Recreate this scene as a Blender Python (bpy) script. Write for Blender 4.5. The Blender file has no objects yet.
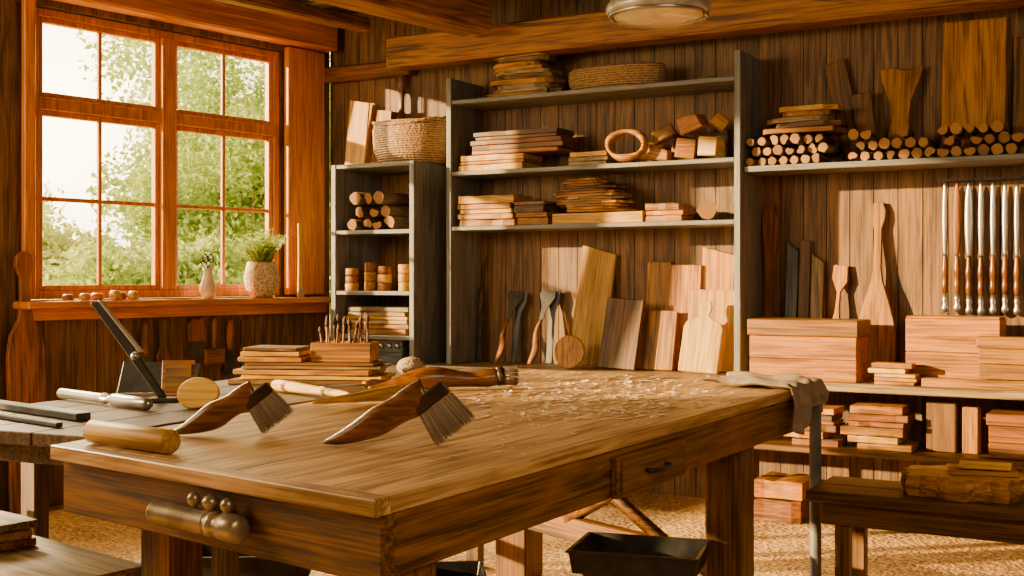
import bpy, bmesh, math, random
from mathutils import Vector, Matrix
random.seed(7)
R=random.random
def U(a,b): return a+(b-a)*random.random()
F=1200.0; VH=278.0; H=1.25
P0=Vector((-1.235,8.14)); Bd=Vector((.8675,-.4974)); nB=Vector((-.4974,-.8675))
Wd=Vector((-.6298,-.7768)); nW=Vector((.7768,-.6298))
angB=math.atan2(Bd.y,Bd.x); angW=math.atan2(.7768,.6298)
def tb(u,o=0.):
    k=(u-512)/F; x0=P0.x+nB.x*o; y0=P0.y+nB.y*o
    return (k*y0-x0)/(Bd.x-k*Bd.y)
def zb(u,v,o=0.):
    y=P0.y+nB.y*o+Bd.y*tb(u,o); return H+(VH-v)/F*y
def sw(u,o=0.):
    k=(u-512)/F; x0=P0.x+nW.x*o; y0=P0.y+nW.y*o
    return (x0-k*y0)/(-Wd.x+k*Wd.y)
def zw(u,v,o=0.):
    y=P0.y+nW.y*o+Wd.y*sw(u,o); return H+(VH-v)/F*y
def RZ(a): return Matrix.Rotation(a,4,'Z')
def RX(a): return Matrix.Rotation(a,4,'X')
def RY(a): return Matrix.Rotation(a,4,'Y')
def TR(x,y=0,z=0): return Matrix.Translation((x,y,z))
def MB(t,o,z): p=P0+nB*o+Bd*t; return TR(p.x,p.y,z)@RZ(angB)
def MW(s,o,z): p=P0+nW*o+Wd*s; return TR(p.x,p.y,z)@RZ(angW)
TZ=.85
def T(u,v,z=TZ):
    y=(H-z)*F/(v-VH); return Vector(((u-512)/F*y,y,z))
# ---------------------------------------------------------------- materials
def lin(h,k=1.):
    h=h.lstrip('#'); c=[int(h[i:i+2],16)/255 for i in (0,2,4)]
    return tuple((x/12.92 if x<=.04045 else ((x+.055)/1.055)**2.4)*k for x in c)+(1,)
MC={}
def base(name):
    m=bpy.data.materials.new(name); m.use_nodes=True
    nt=m.node_tree; b=nt.nodes['Principled BSDF']; return m,nt,b
def math_n(nt,op,a,b_):
    n=nt.nodes.new('ShaderNodeMath'); n.operation=op
    for i,x in enumerate((a,b_)):
        if isinstance(x,(int,float)): n.inputs[i].default_value=x
        else: nt.links.new(x,n.inputs[i])
    return n.outputs[0]
def wood(key,c1,c2,ax='X',rough=.52,sc=1.,bump=.35,var=.4,k1=.78,k2=.5,sat=1.15,fine=.5,hue=.505):
    k=(key,ax)
    if k in MC: return MC[k]
    m,nt,b=base('wood_'+key+'_'+ax); L=nt.links
    tc=nt.nodes.new('ShaderNodeTexCoord'); oi=nt.nodes.new('ShaderNodeObjectInfo')
    at=nt.nodes.new('ShaderNodeAttribute'); at.attribute_name='rv'
    off=math_n(nt,'ADD',math_n(nt,'MULTIPLY',oi.outputs['Random'],23.),math_n(nt,'MULTIPLY',at.outputs['Fac'],41.))
    va=nt.nodes.new('ShaderNodeVectorMath'); va.operation='ADD'
    L.new(tc.outputs['Object'],va.inputs[0]); L.new(off,va.inputs[1])
    def nz(ac,al,det,dist):
        mp=nt.nodes.new('ShaderNodeMapping'); s=[ac*sc]*3; s['XYZ'.index(ax)]=al*sc
        mp.inputs['Scale'].default_value=s; L.new(va.outputs[0],mp.inputs['Vector'])
        n=nt.nodes.new('ShaderNodeTexNoise'); n.inputs['Scale'].default_value=1; n.inputs['Detail'].default_value=det
        n.inputs['Distortion'].default_value=dist; L.new(mp.outputs[0],n.inputs['Vector']); return n.outputs['Fac']
    a=nz(15,1.6,6,1.8); c=nz(130,3.,3,.3)
    f=math_n(nt,'ADD',math_n(nt,'MULTIPLY',a,1-fine),math_n(nt,'MULTIPLY',c,fine))
    r=nt.nodes.new('ShaderNodeValToRGB'); e=r.color_ramp.elements
    e[0].position=.40; e[0].color=lin(c2,k2); e[1].position=.60; e[1].color=lin(c1,k1); L.new(f,r.inputs[0])
    hs=nt.nodes.new('ShaderNodeHueSaturation'); hs.inputs['Saturation'].default_value=sat; hs.inputs['Hue'].default_value=hue
    val=math_n(nt,'ADD',1-var*.6,math_n(nt,'MULTIPLY',math_n(nt,'ADD',oi.outputs['Random'],at.outputs['Fac']),var))
    L.new(val,hs.inputs['Value']); L.new(r.outputs[0],hs.inputs['Color']); L.new(hs.outputs[0],b.inputs['Base Color'])
    b.inputs['Roughness'].default_value=rough
    bp=nt.nodes.new('ShaderNodeBump'); bp.inputs['Strength'].default_value=bump; bp.inputs['Distance'].default_value=.004
    L.new(f,bp.inputs['Height']); L.new(bp.outputs[0],b.inputs['Normal'])
    MC[k]=m; return m
def flat(key,c1,c2=None,rough=.6,metal=0.,scale=30,bump=.1,trans=0.,var=.15):
    if key in MC: return MC[key]
    m,nt,b=base(key); L=nt.links
    tc=nt.nodes.new('ShaderNodeTexCoord'); n=nt.nodes.new('ShaderNodeTexNoise'); n.inputs['Scale'].default_value=scale; n.inputs['Detail'].default_value=5
    L.new(tc.outputs['Object'],n.inputs['Vector'])
    r=nt.nodes.new('ShaderNodeValToRGB'); e=r.color_ramp.elements
    e[0].position=.35; e[0].color=lin(c2 or c1); e[1].position=.65; e[1].color=lin(c1); L.new(n.outputs['Fac'],r.inputs[0])
    oi=nt.nodes.new('ShaderNodeObjectInfo'); hs=nt.nodes.new('ShaderNodeHueSaturation')
    L.new(math_n(nt,'ADD',1-var/2,math_n(nt,'MULTIPLY',oi.outputs['Random'],var)),hs.inputs['Value'])
    L.new(r.outputs[0],hs.inputs['Color']); L.new(hs.outputs[0],b.inputs['Base Color'])
    b.inputs['Roughness'].default_value=rough; b.inputs['Metallic'].default_value=metal
    if bump:
        bp=nt.nodes.new('ShaderNodeBump'); bp.inputs['Strength'].default_value=bump; bp.inputs['Distance'].default_value=.01
        L.new(n.outputs['Fac'],bp.inputs['Height']); L.new(bp.outputs[0],b.inputs['Normal'])
    if trans:
        t=nt.nodes.new('ShaderNodeBsdfTranslucent'); L.new(hs.outputs[0],t.inputs[0]); mx=nt.nodes.new('ShaderNodeMixShader'); mx.inputs[0].default_value=trans
        L.new(b.outputs[0],mx.inputs[1]); L.new(t.outputs[0],mx.inputs[2]); L.new(mx.outputs[0],nt.nodes['Material Output'].inputs[0])
    MC[key]=m; return m
PAL={'wall':('#956b42','#593e25'),'wallwin':('#8f653a','#523820'),'table':('#d0a571','#8d663c'),'tablebody':('#85592f','#3e2a16'),
'dark':('#7a5530','#402c18'),'mid':('#b87f3c','#7a4e20'),'light':('#d9a95e','#a97c38'),'pale':('#e2c07c','#bf9652'),'orange':('#c9812f','#8a531b'),
'red':('#96592a','#593314'),'handle':('#7c4c24','#3a2211'),'frame':('#e28a38','#b0641d'),'grey':('#8c8c84','#63645f'),'beam':('#a06a36','#523215'),'ceil':('#3f2918','#20140b'),'bark':('#7d6148','#392a1d'),'slate':('#62686a','#34383a'),'old':('#a68d68','#624d32'),'side':('#755a40','#3e2f20')}
def W(k,ax='X'):
    c=PAL[k]; kw={}
    if k=='bark': kw=dict(rough=.9,bump=.9)
    if k=='table': kw=dict(rough=.36,bump=.16,var=.2,k1=.95,k2=.7,fine=.45,sat=1.05)
    if k=='handle': kw=dict(rough=.28,bump=.1,k1=.9,k2=.7)
    if k in('wall','wallwin'): kw=dict(rough=.6,var=.34,k1=.82,k2=.62,fine=.5,sat=1.05)
    if k=='grey': kw=dict(rough=.5,var=.1,bump=.2,k1=.85,k2=.75,sat=.8,hue=.5)
    if k=='slate': kw=dict(hue=.5,sat=1)
    if k=='frame': kw=dict(rough=.4,k1=.9,k2=.8,bump=.2,var=.2,hue=.507,sat=1.05)
    if k in('pale','light'): kw=dict(k1=.78,k2=.58)
    return wood(k,c[0],c[1],ax,**kw)
def endgrain():
    if 'end' in MC: return MC['end']
    m,nt,b=base('log_end'); L=nt.links
    tc=nt.nodes.new('ShaderNodeTexCoord'); mp=nt.nodes.new('ShaderNodeMapping'); mp.inputs['Scale'].default_value=(1,0,1)
    w=nt.nodes.new('ShaderNodeTexWave'); w.wave_type='RINGS'; w.rings_direction='SPHERICAL'; w.inputs['Scale'].default_value=45; w.inputs['Distortion'].default_value=2.5
    L.new(tc.outputs['Object'],mp.inputs[0]); L.new(mp.outputs[0],w.inputs[0])
    r=nt.nodes.new('ShaderNodeValToRGB'); r.color_ramp.elements[0].color=lin('#8a5a28'); r.color_ramp.elements[1].color=lin('#c79353'); L.new(w.outputs[0],r.inputs[0])
    oi=nt.nodes.new('ShaderNodeObjectInfo'); hs=nt.nodes.new('ShaderNodeHueSaturation')
    L.new(math_n(nt,'ADD',.5,math_n(nt,'MULTIPLY',oi.outputs['Random'],.6)),hs.inputs['Value'])
    L.new(r.outputs[0],hs.inputs['Color']); L.new(hs.outputs[0],b.inputs['Base Color']); b.inputs['Roughness'].default_value=.8
    MC['end']=m; return m
def wicker():
    if 'wick' in MC: return MC['wick']
    m,nt,b=base('wicker'); L=nt.links
    tc=nt.nodes.new('ShaderNodeTexCoord'); w=nt.nodes.new('ShaderNodeTexWave'); w.bands_direction='Z'; w.inputs['Scale'].default_value=22; w.inputs['Distortion'].default_value=1.5; w.inputs['Detail Scale'].default_value=3
    ch=nt.nodes.new('ShaderNodeTexVoronoi'); ch.inputs['Scale'].default_value=60
    L.new(tc.outputs['Object'],w.inputs[0]); L.new(tc.outputs['Object'],ch.inputs['Vector'])
    f=math_n(nt,'ADD',math_n(nt,'MULTIPLY',w.outputs['Fac'],.6),math_n(nt,'MULTIPLY',ch.outputs['Distance'],.6))
    r=nt.nodes.new('ShaderNodeValToRGB'); r.color_ramp.elements[0].color=lin('#4e361c'); r.color_ramp.elements[1].color=lin('#c69c66'); L.new(f,r.inputs[0]); L.new(r.outputs[0],b.inputs['Base Color'])
    bp=nt.nodes.new('ShaderNodeBump'); bp.inputs['Strength'].default_value=.8; bp.inputs['Distance'].default_value=.01; L.new(f,bp.inputs['Height']); L.new(bp.outputs[0],b.inputs['Normal']); b.inputs['Roughness'].default_value=.7
    MC['wick']=m; return m
STEEL=lambda: flat('steel','#bdbab4','#a09d98',.28,.85,8,0)
DSTEEL=lambda: flat('dark_steel','#5c5c5a','#424240',.38,.7,12,0)
BLACK=lambda: flat('black_paint','#262524','#191818',.45,.1,20,.05)
# ---------------------------------------------------------------- mesh helpers
def NB():
    bm=bmesh.new(); bm.loops.layers.float_color.new('rv'); return bm
def raw(bm,vs,fs,M=None,mi=0,rv=0.,smooth=False):
    lay=bm.loops.layers.float_color.get('rv')
    bv=[bm.verts.new((M@Vector(v)) if M else Vector(v)) for v in vs]
    for f in fs:
        try: fc=bm.faces.new([bv[i] for i in f])
        except ValueError: continue
        fc.material_index=mi; fc.smooth=smooth
        if rv:
            for l in fc.loops: l[lay]=(rv,rv,rv,1)
    return bv
BF=[(0,3,2,1),(4,5,6,7),(0,1,5,4),(1,2,6,5),(2,3,7,6),(3,0,4,7)]
def box(bm,x0,x1,y0,y1,z0,z1,M=None,mi=0,rv=0.):
    return raw(bm,[(x0,y0,z0),(x1,y0,z0),(x1,y1,z0),(x0,y1,z0),(x0,y0,z1),(x1,y0,z1),(x1,y1,z1),(x0,y1,z1)],BF,M,mi,rv)
def prism(bm,ol,y0,y1,M=None,mi=0,rv=0.):
    n=len(ol); vs=[(x,y0,z) for x,z in ol]+[(x,y1,z) for x,z in ol]
    fs=[tuple(range(n)),tuple(range(2*n-1,n-1,-1))]+[(i,i+n,(i+1)%n+n,(i+1)%n) for i in range(n)]
    return raw(bm,vs,fs,M,mi,rv)
def lathe(bm,prof,seg=20,M=None,mi=0,smooth=True,irr=0.):
    vs=[];ir=[1+U(-irr,irr) for _ in range(seg)]
    for r,z in prof:
        for i in range(seg):
            a=2*math.pi*i/seg; vs.append((r*ir[i]*math.cos(a),r*ir[i]*math.sin(a),z))
    fs=[]
    for j in range(len(prof)-1):
        for i in range(seg): k=(i+1)%seg; fs.append((j*seg+i,j*seg+k,(j+1)*seg+k,(j+1)*seg+i))
    n=len(prof); fs+=[tuple(range(seg-1,-1,-1)),tuple(range((n-1)*seg,n*seg))]
    raw(bm,vs,fs,M,mi,0,smooth)
def sweep(bm,pts,rad,seg=12,M=None,mi=0,smooth=True,cap=True):
    pts=[Vector(p) for p in pts]; n=len(pts); vs=[]
    for i,p in enumerate(pts):
        t=(pts[min(i+1,n-1)]-pts[max(i-1,0)]).normalized()
        up=Vector((0,1,0)) if abs(t.y)<.9 else Vector((1,0,0))
        a=t.cross(up).normalized(); b=a.cross(t).normalized()
        r=rad[i] if isinstance(rad,(list,tuple)) else rad
        ra,rb=r if isinstance(r,tuple) else (r,r)
        for k in range(seg):
            q=2*math.pi*k/seg; vs.append(p+a*math.cos(q)*ra+b*math.sin(q)*rb)
    fs=[(j*seg+i,(j+1)*seg+i,(j+1)*seg+(i+1)%seg,j*seg+(i+1)%seg) for j in range(n-1) for i in range(seg)]
    if cap: fs+= [tuple(range(seg)),tuple(range(n*seg-1,(n-1)*seg-1,-1))]
    raw(bm,vs,fs,M,mi,0,smooth)
def smoothpath(pts,rad,sub=4):
    P=[Vector(p) for p in pts]; Q=[Vector(r if isinstance(r,tuple) else (r,r)) for r in rad]; op=[];orr=[]
    def cr(a,b,c,d,t): return .5*((2*b)+(c-a)*t+(2*a-5*b+4*c-d)*t*t+(-a+3*b-3*c+d)*t**3)
    n=len(P)
    for i in range(n-1):
        for s in range(sub):
            t=s/sub; g=lambda A,j:A[max(0,min(n-1,j))]
            op.append(cr(g(P,i-1),P[i],P[i+1],g(P,i+2),t)); q=cr(g(Q,i-1),Q[i],Q[i+1],g(Q,i+2),t); orr.append((max(q.x,.001),max(q.y,.001)))
    op.append(P[-1]); orr.append(tuple(Q[-1])); return op,orr
COL=bpy.context.scene.collection
def fin(o,M,parent,label,cat,group,kind):
    COL.objects.link(o)
    if parent: o.parent=parent
    if M is not None: o.matrix_local=M
    if label: o['label']=label
    if cat: o['category']=cat
    if group: o['group']=group
    if kind: o['kind']=kind
    return o
def mk(name,bm,mats,M=None,parent=None,label=None,cat=None,group=None,kind=None,bev=0.,seg=1):
    bmesh.ops.recalc_face_normals(bm,faces=bm.faces)
    me=bpy.data.meshes.new(name); bm.to_mesh(me); bm.free()
    for m in (mats if isinstance(mats,list) else [mats]): me.materials.append(m)
    o=bpy.data.objects.new(name,me)
    if bev: 
        b=o.modifiers.new('bevel','BEVEL'); b.width=bev; b.segments=seg; b.limit_method='ANGLE'; b.angle_limit=math.radians(40)
    return fin(o,M,parent,label,cat,group,kind)
def root(name,label,cat,M,group=None):
    o=bpy.data.objects.new(name,None); o.empty_display_size=.05
    return fin(o,M,None,label,cat,group,None)
def sbox(name,x0,x1,y0,y1,z0,z1,mat,M=None,bev=.003,**k):
    bm=NB(); box(bm,x0,x1,y0,y1,z0,z1); return mk(name,bm,mat,M,bev=bev,**k)
# ---------------------------------------------------------------- room shell
def plank_wall(name,x0,x1,z1,M,hole,mat,pw=.15,th=.03):
    bm=NB(); x=x0
    while x<x1-1e-4:
        xe=min(x+pw,x1); rv=U(.01,1)
        segs=[(0,z1)]
        for h in hole:
            if xe>h[0]+.001 and x<h[1]-.001:
                ns=[]
                for a,b in segs:
                    if h[2]>a: ns.append((a,min(b,h[2])))
                    if h[3]<b: ns.append((max(a,h[3]),b))
                segs=ns
        for a,b in segs: box(bm,x+.0025,xe-.0025,0,th,a,b,rv=rv)
        x=xe
    xs=sorted(set([x0,x1]+[h[0] for h in hole]+[h[1] for h in hole]))
    for a,b in zip(xs,xs[1:]):
        mid=(a+b)/2; hs=[h for h in hole if h[0]<mid<h[1]]
        if not hs: box(bm,a,b,th-.004,th+.13,0,z1)
        else:
            h=hs[0]
            if h[2]>0: box(bm,a,b,th-.004,th+.13,0,h[2])
            box(bm,a,b,th-.004,th+.13,h[3],z1)
    return mk(name,bm,mat,M,kind='structure')
CZ=3.02
s0,s1=sw(283),sw(33)
hole1=(-s1,-s0,1.13,2.73)
M_B=MB(0,0,0); M_W=MW(0,0,0)
plank_wall('wall_back',0,5.6,CZ,M_B,[],W('wall','Z'),pw=.125)
plank_wall('wall_left',-11.2,0,CZ,M_W,[hole1,(-6.9,-2.62,.8,2.98)],W('wallwin','Z'),pw=.16)  # second hole: unseen opening added so sun reaches bench and back wall
e=P0+Bd*5.6
def seg_wall(name,a,b,mat):
    d=(Vector(b)-Vector(a)); L=d.length
    sbox(name,0,L,-.06,.06,0,CZ,mat,TR(a[0],a[1],0)@RZ(math.atan2(d.y,d.x)),0,kind='structure')
seg_wall('wall_right',(e.x+.08,e.y),(e.x+.08,-1.9),W('wall','Z'))
seg_wall('wall_front',(e.x,-1.9),(-9.5,-1.9),W('wall','Z'))
seg_wall('wall_side',(-9.5,-1.9),(-8.5,-.6),W('wall','Z'))
def floor_mat():
    m,nt,b=base('sawdust_floor'); L=nt.links
    tc=nt.nodes.new('ShaderNodeTexCoord')
    def n(s,d): 
        x=nt.nodes.new('ShaderNodeTexNoise'); x.inputs['Scale'].default_value=s; x.inputs['Detail'].default_value=d; L.new(tc.outputs['Object'],x.inputs['Vector']); return x.outputs['Fac']
    a=n(2.2,6); c=n(55,8); v=nt.nodes.new('ShaderNodeTexVoronoi'); v.inputs['Scale'].default_value=38; L.new(tc.outputs['Object'],v.inputs['Vector'])
    f=math_n(nt,'ADD',math_n(nt,'MULTIPLY',a,.35),math_n(nt,'ADD',math_n(nt,'MULTIPLY',c,.45),math_n(nt,'MULTIPLY',v.outputs['Distance'],.25)))
    r=nt.nodes.new('ShaderNodeValToRGB'); e=r.color_ramp.elements; e[0].position=.38; e[0].color=lin('#7d572a'); e[1].position=.60; e[1].color=lin('#e2b060'); L.new(f,r.inputs[0])
    L.new(r.outputs[0],b.inputs['Base Color']); b.inputs['Roughness'].default_value=.85
    bp=nt.nodes.new('ShaderNodeBump'); bp.inputs['Strength'].default_value=1; bp.inputs['Distance'].default_value=.03; L.new(f,bp.inputs['Height']); L.new(bp.outputs[0],b.inputs['Normal']); return m
def poly(name,pts,z0,z1,mat,kind='structure'):
    bm=NB(); n=len(pts); vs=[(x,y,z0) for x,y in pts]+[(x,y,z1) for x,y in pts]
    raw(bm,vs,[tuple(range(n)),tuple(range(2*n-1,n-1,-1))]+[(i,(i+1)%n,(i+1)%n+n,i+n) for i in range(n)]); return mk(name,bm,mat,kind=kind)
cw=P0+Wd*11.2
rp=[(P0.x,P0.y),(e.x+.1,e.y),(e.x+.1,-1.9),(-9.5,-1.9),(cw.x,cw.y)]
poly('floor',rp,-.12,0,floor_mat())
poly('ceiling',[(-1.3,8.4),(e.x+.3,e.y+.2),(e.x+.3,-2),(-9.8,-2),(cw.x-.3,cw.y)],CZ,CZ+.1,W('ceil','X'))
def beam(name,x0,x1,y0,y1,z0,z1,M,k='beam'): sbox(name,x0,x1,y0,y1,z0,z1,W(k,'X'),M,.012,kind='structure')
beam('trim_1',.72,5.5,-.36,-.18,2.56,2.75,M_B)
beam('trim_2',-3.2,-.05,-.14,-.005,2.765,2.95,M_W,'frame')  # header takes the frame orange, putting its lit glow into the colour
beam('trim_3',-6,-.25,-.66,-.56,2.80,2.88,M_W)
beam('trim_4',-6,-.25,-1.64,-1.42,2.665,2.86,M_W)
beam('trim_5',-6,-1.7,-3.35,-3.2,2.86,3.0,M_W)
beam('trim_6',.3,5.5,-.9,-.78,2.86,3.0,M_B,'ceil')
beam('trim_11',.02,.72,-.10,-.01,2.56,2.66,M_B,'red')
fr=W('frame','Z'); frx=W('frame','X')
sbox('trim_7',-s0+.005,-.09,-.05,-.002,1.14,2.755,fr,M_W,.006,kind='structure')
sbox('trim_8',-s1-.07,-s1-.002,-.04,-.002,1.14,2.755,fr,M_W,.006,kind='structure')
sbox('trim_9',-s1-.12,-.06,-.17,-.002,1.085,1.125,frx,M_W,.008,kind='structure')
sbox('trim_10',-s1-.08,-.08,-.06,-.002,1.02,1.083,frx,M_W,.004,kind='structure')
bm=NB(); y0,y1=.03,.10
def wb(xa,xb,za,zc,ya=y0,yb=y1): box(bm,xa,xb,ya,yb,za,zc,rv=U(.05,.5))
xl,xr=-s1+.002,-s0-.002
wb(xl,xl+.05,1.135,2.725);wb(xr-.05,xr,1.135,2.725);wb(xl+.05,xr-.05,1.135,1.18);wb(xl+.05,xr-.05,2.68,2.725)
um=-sw(171); wb(um-.05,um+.05,1.18,2.68,y0-.02,y1)
wb(xl+.05,um-.05,2.17,2.24,y0-.01,y1);wb(um+.05,xr-.05,2.17,2.24,y0-.01,y1)
for a,c in ((xl+.05,um-.05),(um+.05,xr-.05)):
    for za,zc in ((1.18,2.17),(2.24,2.68)):
        fw=.03; ya,yb=y0+.012,y1-.015
        wb(a,a+fw,za,zc,ya,yb);wb(c-fw,c,za,zc,ya,yb);wb(a+fw,c-fw,za,za+fw,ya,yb);wb(a+fw,c-fw,zc-fw,zc,ya,yb)
        mid=(a+c)/2; wb(mid-.012,mid+.012,za+fw,zc-fw,ya+.01,yb-.01)
        if za<2: zm=(za+zc)/2+.01; wb(a+fw,mid-.012,zm-.012,zm+.012,ya+.01,yb-.01);wb(mid+.012,c-fw,zm-.012,zm+.012,ya+.01,yb-.01)
mk('window_1',bm,fr,M_W,kind='structure',bev=.004)
# outside
def foliage(name,label,x,y,z,rx,rz,n,col,trunk=True,nc=34,ls=1.):
    rt=root(name,label,'tree' if trunk else 'bush',TR(x,y,-.2))
    if trunk:
        b=NB(); sweep(b,[(0,0,0),(.05,0,z*.4),(-.05,0,z*.8),(.1,.05,z+rz*.4)],[.12,.09,.06,.02],10); mk('trunk',b,flat('pale_bark','#b09a6c','#85744c',.9,0,10,.3),parent=rt)
    b=NB()
    cl=[(U(-1,1),U(-1,1),U(-1,1),U(.25,.45)) for _ in range(nc)]
    for i in range(n):
        c=random.choice(cl); d=Vector((random.gauss(0,1),random.gauss(0,1),random.gauss(0,1))).normalized()*c[3]*U(.3,1.05)
        p=Vector((c[0]*.66*rx+d.x*rx,c[1]*.66*rx+d.y*rx,max(.05,z+.2+c[2]*.66*rz+d.z*rz)))
        Mx=Matrix.Translation(p)@Matrix.Rotation(U(0,6.3),4,Vector((U(-1,1),U(-1,1),U(-1,1))).normalized()); s=U(.035,.07)*ls
        raw(b,[(-s,0,0),(0,-s*.6,0),(s,0,0),(0,s*.6,0)],[(0,1,2,3)],Mx)
    mk('foliage',b,col,parent=rt)
G1=flat('leaf_haze','#cfe08a','#9fb860',.7,0,2,.0,.6,.1); G2=flat('leaf_haze_warm','#e6e8a4','#c4cf7e',.7,0,2,.0,.6,.1)  # leaf colours paled to put the outdoor haze into them
foliage('tree','leafy green tree outside the workshop window',-3.9,18.2,2.9,2.4,2.5,50000,G1)
foliage('tree','tall leafy tree with pale sunlit crown outside',-6.4,26,3.0,2.1,2.2,24000,G2,ls=1.3)
foliage('bush','rounded green bush outside the window',-6.4,15.7,1.0,1.25,1.25,18000,G2,False)
foliage('bush','low sunlit bush growing outside the window',-4.0,13.6,.9,1.2,.9,18000,G1,False)
foliage('bush','yellow green bush beside the wall outside',-10.4,23.5,1.6,2.0,1.9,14000,G2,False)
poly('ground',[(-60,-10),(30,-10),(30,90),(-60,90)],-.4,-.21,flat('grass','#d2cc86','#a7a860',.9,0,2,.1))
# ---------------------------------------------------------------- storage furniture
def shelf_unit(name,label,t0,t1,dep,z0,zt,shelves,pth=.035,sth=.025,back=False):
    w=t1-t0; rt=root(name,label,'shelf',MB(t0,0,z0)); g=W('grey','Z'); gx=W('grey','X'); h=zt-z0
    sbox('side_panel',0,pth,-dep,-.008,0,h,g,parent=rt); sbox('side_panel',w-pth,w,-dep,-.008,0,h,g,parent=rt)
    for z in shelves: sbox('shelf_board',pth+.001,w-pth-.001,-dep+.005,-.008,z-z0-sth,z-z0,gx,parent=rt)
    if back: sbox('back_panel',pth+.001,w-pth-.001,-.022,-.006,0,h-.03,W('dark','Z'),parent=rt,bev=0)
    return rt
S1,S2,S3,RS,CT,LS=2.32,1.89,1.56,1.84,.73,.40
tU0=tb(447,.35); tU1=tb(741,.35)
shelf_unit('shelf_unit','tall open grey wooden shelving against plank wall',tU0,tU1,.36,CT+.001,2.455,[S1,S2,S3])
tS0=tb(331,.5); tS1=tb(414,.5); ZS=1.955; q1,q2,q3=1.545,1.17,.90
shelf_unit('bookcase','narrow grey bookcase beside the window',tS0,tS1,.5,0,ZS-.0,[ZS-.001,q1,q2,q3,.5,.12],back=True)
rt=root('wall_shelf','long grey wall shelf holding logs and boards','shelf',MB(tU1+.01,0,RS-.03))
sbox('shelf_board',0,2.3,-.33,-.008,0,.03,W('grey','X'),parent=rt)
tC0=tS1+.03
rt=root('counter','long low workshop counter with an open lower shelf','counter',MB(tC0,0,0)); cw_=5.45-tC0
sbox('countertop',0,cw_,-.52,-.008,CT-.04,CT,W('old','X'),parent=rt,bev=.005)
sbox('shelf_board',0,cw_,-.48,-.03,LS-.03,LS,W('dark','X'),parent=rt)
for x in (.02,1.0,1.85,3.9):
    sbox('leg',x,x+.06,-.50,-.484,0,CT-.041,W('dark','Z'),parent=rt); sbox('leg',x,x+.06,-.028,-.01,0,CT-.041,W('dark','Z'),parent=rt)
# ---------------------------------------------------------------- stacks & logs
def rough_board(w,d,h,warp):
    bm=NB(); n=6; vs=[]
    for i in range(n):
        x=-w/2+w*i/(n-1); a,b_=U(-warp,warp)*d,U(-warp,warp)*d; 
        e=U(-.12,0)*h
        vs+=[(x,-d/2+a,0),(x,d/2+b_,0),(x,d/2+b_,h+e),(x,-d/2+a,h+e)]
    fs=[(0,1,2,3),((n-1)*4+3,(n-1)*4+2,(n-1)*4+1,(n-1)*4)]
    for i in range(n-1):
        for k in range(4): fs.append((i*4+k,(i+1)*4+k,(i+1)*4+(k+1)%4,i*4+(k+1)%4))
    raw(bm,vs,fs); return bm
def stack(u0,u1,vt,z0,of,dep,n,keys,name,label,cat,group,jit=.03,taper=0.,rot=.04):
    t0,t1=tb(u0,of),tb(u1,of); um=(u0+u1)/2; z1=zb(um,vt,of); z=z0+.0005
    ws=[U(.6,1.4) for _ in range(n)]; s_=sum(ws)
    for i in range(n):
        th=(z1-z0)*ws[i]/s_
        w=(t1-t0)*(1-taper*i/n)*U(1-.8*jit*3,1); d=dep*U(.88,1); h=th*U(.88,1.)-.001
        bm=rough_board(w,d,h,.025)
        c=(t0+t1)/2+U(-1,1)*((t1-t0)-w)/2+U(-jit,jit)*.3
        mk(name,bm,W(random.choice(keys),'X'),MB(c,of-dep/2-.01,z)@RZ(U(-rot,rot)),label=label,cat=cat,group=group,bev=.0025)
        z+=h+.0008
    return z
def mklog(r,L,M,label,group,name='log',split=False):
    bm=NB(); seg=14; ir=[1+U(-.16,.04) for _ in range(seg)]; vs=[]
    if split:
        k0=random.randrange(seg)
        for q in range(5): ir[(k0+q)%seg]*=(.35 if q==2 else .5 if q in(1,3) else .75)
    for y in (0,L):
        for i in range(seg): a=2*math.pi*i/seg; vs.append((r*ir[i]*math.cos(a),y,r*ir[i]*math.sin(a)))
    bv=raw(bm,vs,[(i,(i+1)%seg,(i+1)%seg+seg,i+seg) for i in range(seg)],None,0,0,not split)
    for ring in (bv[:seg],bv[seg:]):
        f=bm.faces.new(ring); f.material_index=1
    return mk(name,bm,[W('bark','Y'),endgrain()],M,label=label,cat='log',group=group)
def logpile(u0,u1,vt,z0,of,r,L,label,group,slope=0.,rows=9,ragged=0.):
    t0,t1=tb(u0,of),tb(u1,of); um=(u0+u1)/2; z1=zb(um,vt,of); row=0; z=z0+r; top=z0
    prev=None
    while z+r*.5<z1 and row<rows:
        x=t0+r+(r if row%2 else 0)+row*slope*r; cur=set()
        while x+r<t1+.001-row*slope*r:
            ok=(prev is None) or any(abs(x-q)<1.2*r for q in prev)
            if ok and not(row>0 and R()<ragged*row):
                rr=r*U(.74,.97)
                mklog(rr,L*U(.8,1),MB(x+U(-.1,.1)*r*.3,of+U(-.04,.0),z+(rr-r)*.9)@RZ(U(-.03,.03)),label,group,split=R()<.45); cur.add(x)
            x+=2*r
        top=z+r; z+=r*1.76; row+=1; prev=cur
    return top
def flatslab(u0,u1,h,of,dep,z0,key,name,label,cat,group=None,rz=0.,nz=14):
    t0,t1=tb(u0,of),tb(u1,of); w=t1-t0
    bm=NB(); n=nz; vs=[]
    ks=[U(.86,1.06) for _ in range(n)]
    for zz in (0,h):
        for i in range(n): a=2*math.pi*i/n; k=ks[i]*U(.97,1.03); vs.append((w/2*k*math.copysign(abs(math.cos(a))**.5,math.cos(a)),dep/2*k*math.copysign(abs(math.sin(a))**.5,math.sin(a)),zz))
    raw(bm,vs,[tuple(range(n)),tuple(range(2*n-1,n-1,-1))]+[(i,(i+1)%n,(i+1)%n+n,i+n) for i in range(n)])
    return mk(name,bm,W(key,'X'),MB((t0+t1)/2,of-dep/2-.01,z0)@RZ(rz),label=label,cat=cat,group=group,bev=.002)
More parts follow.
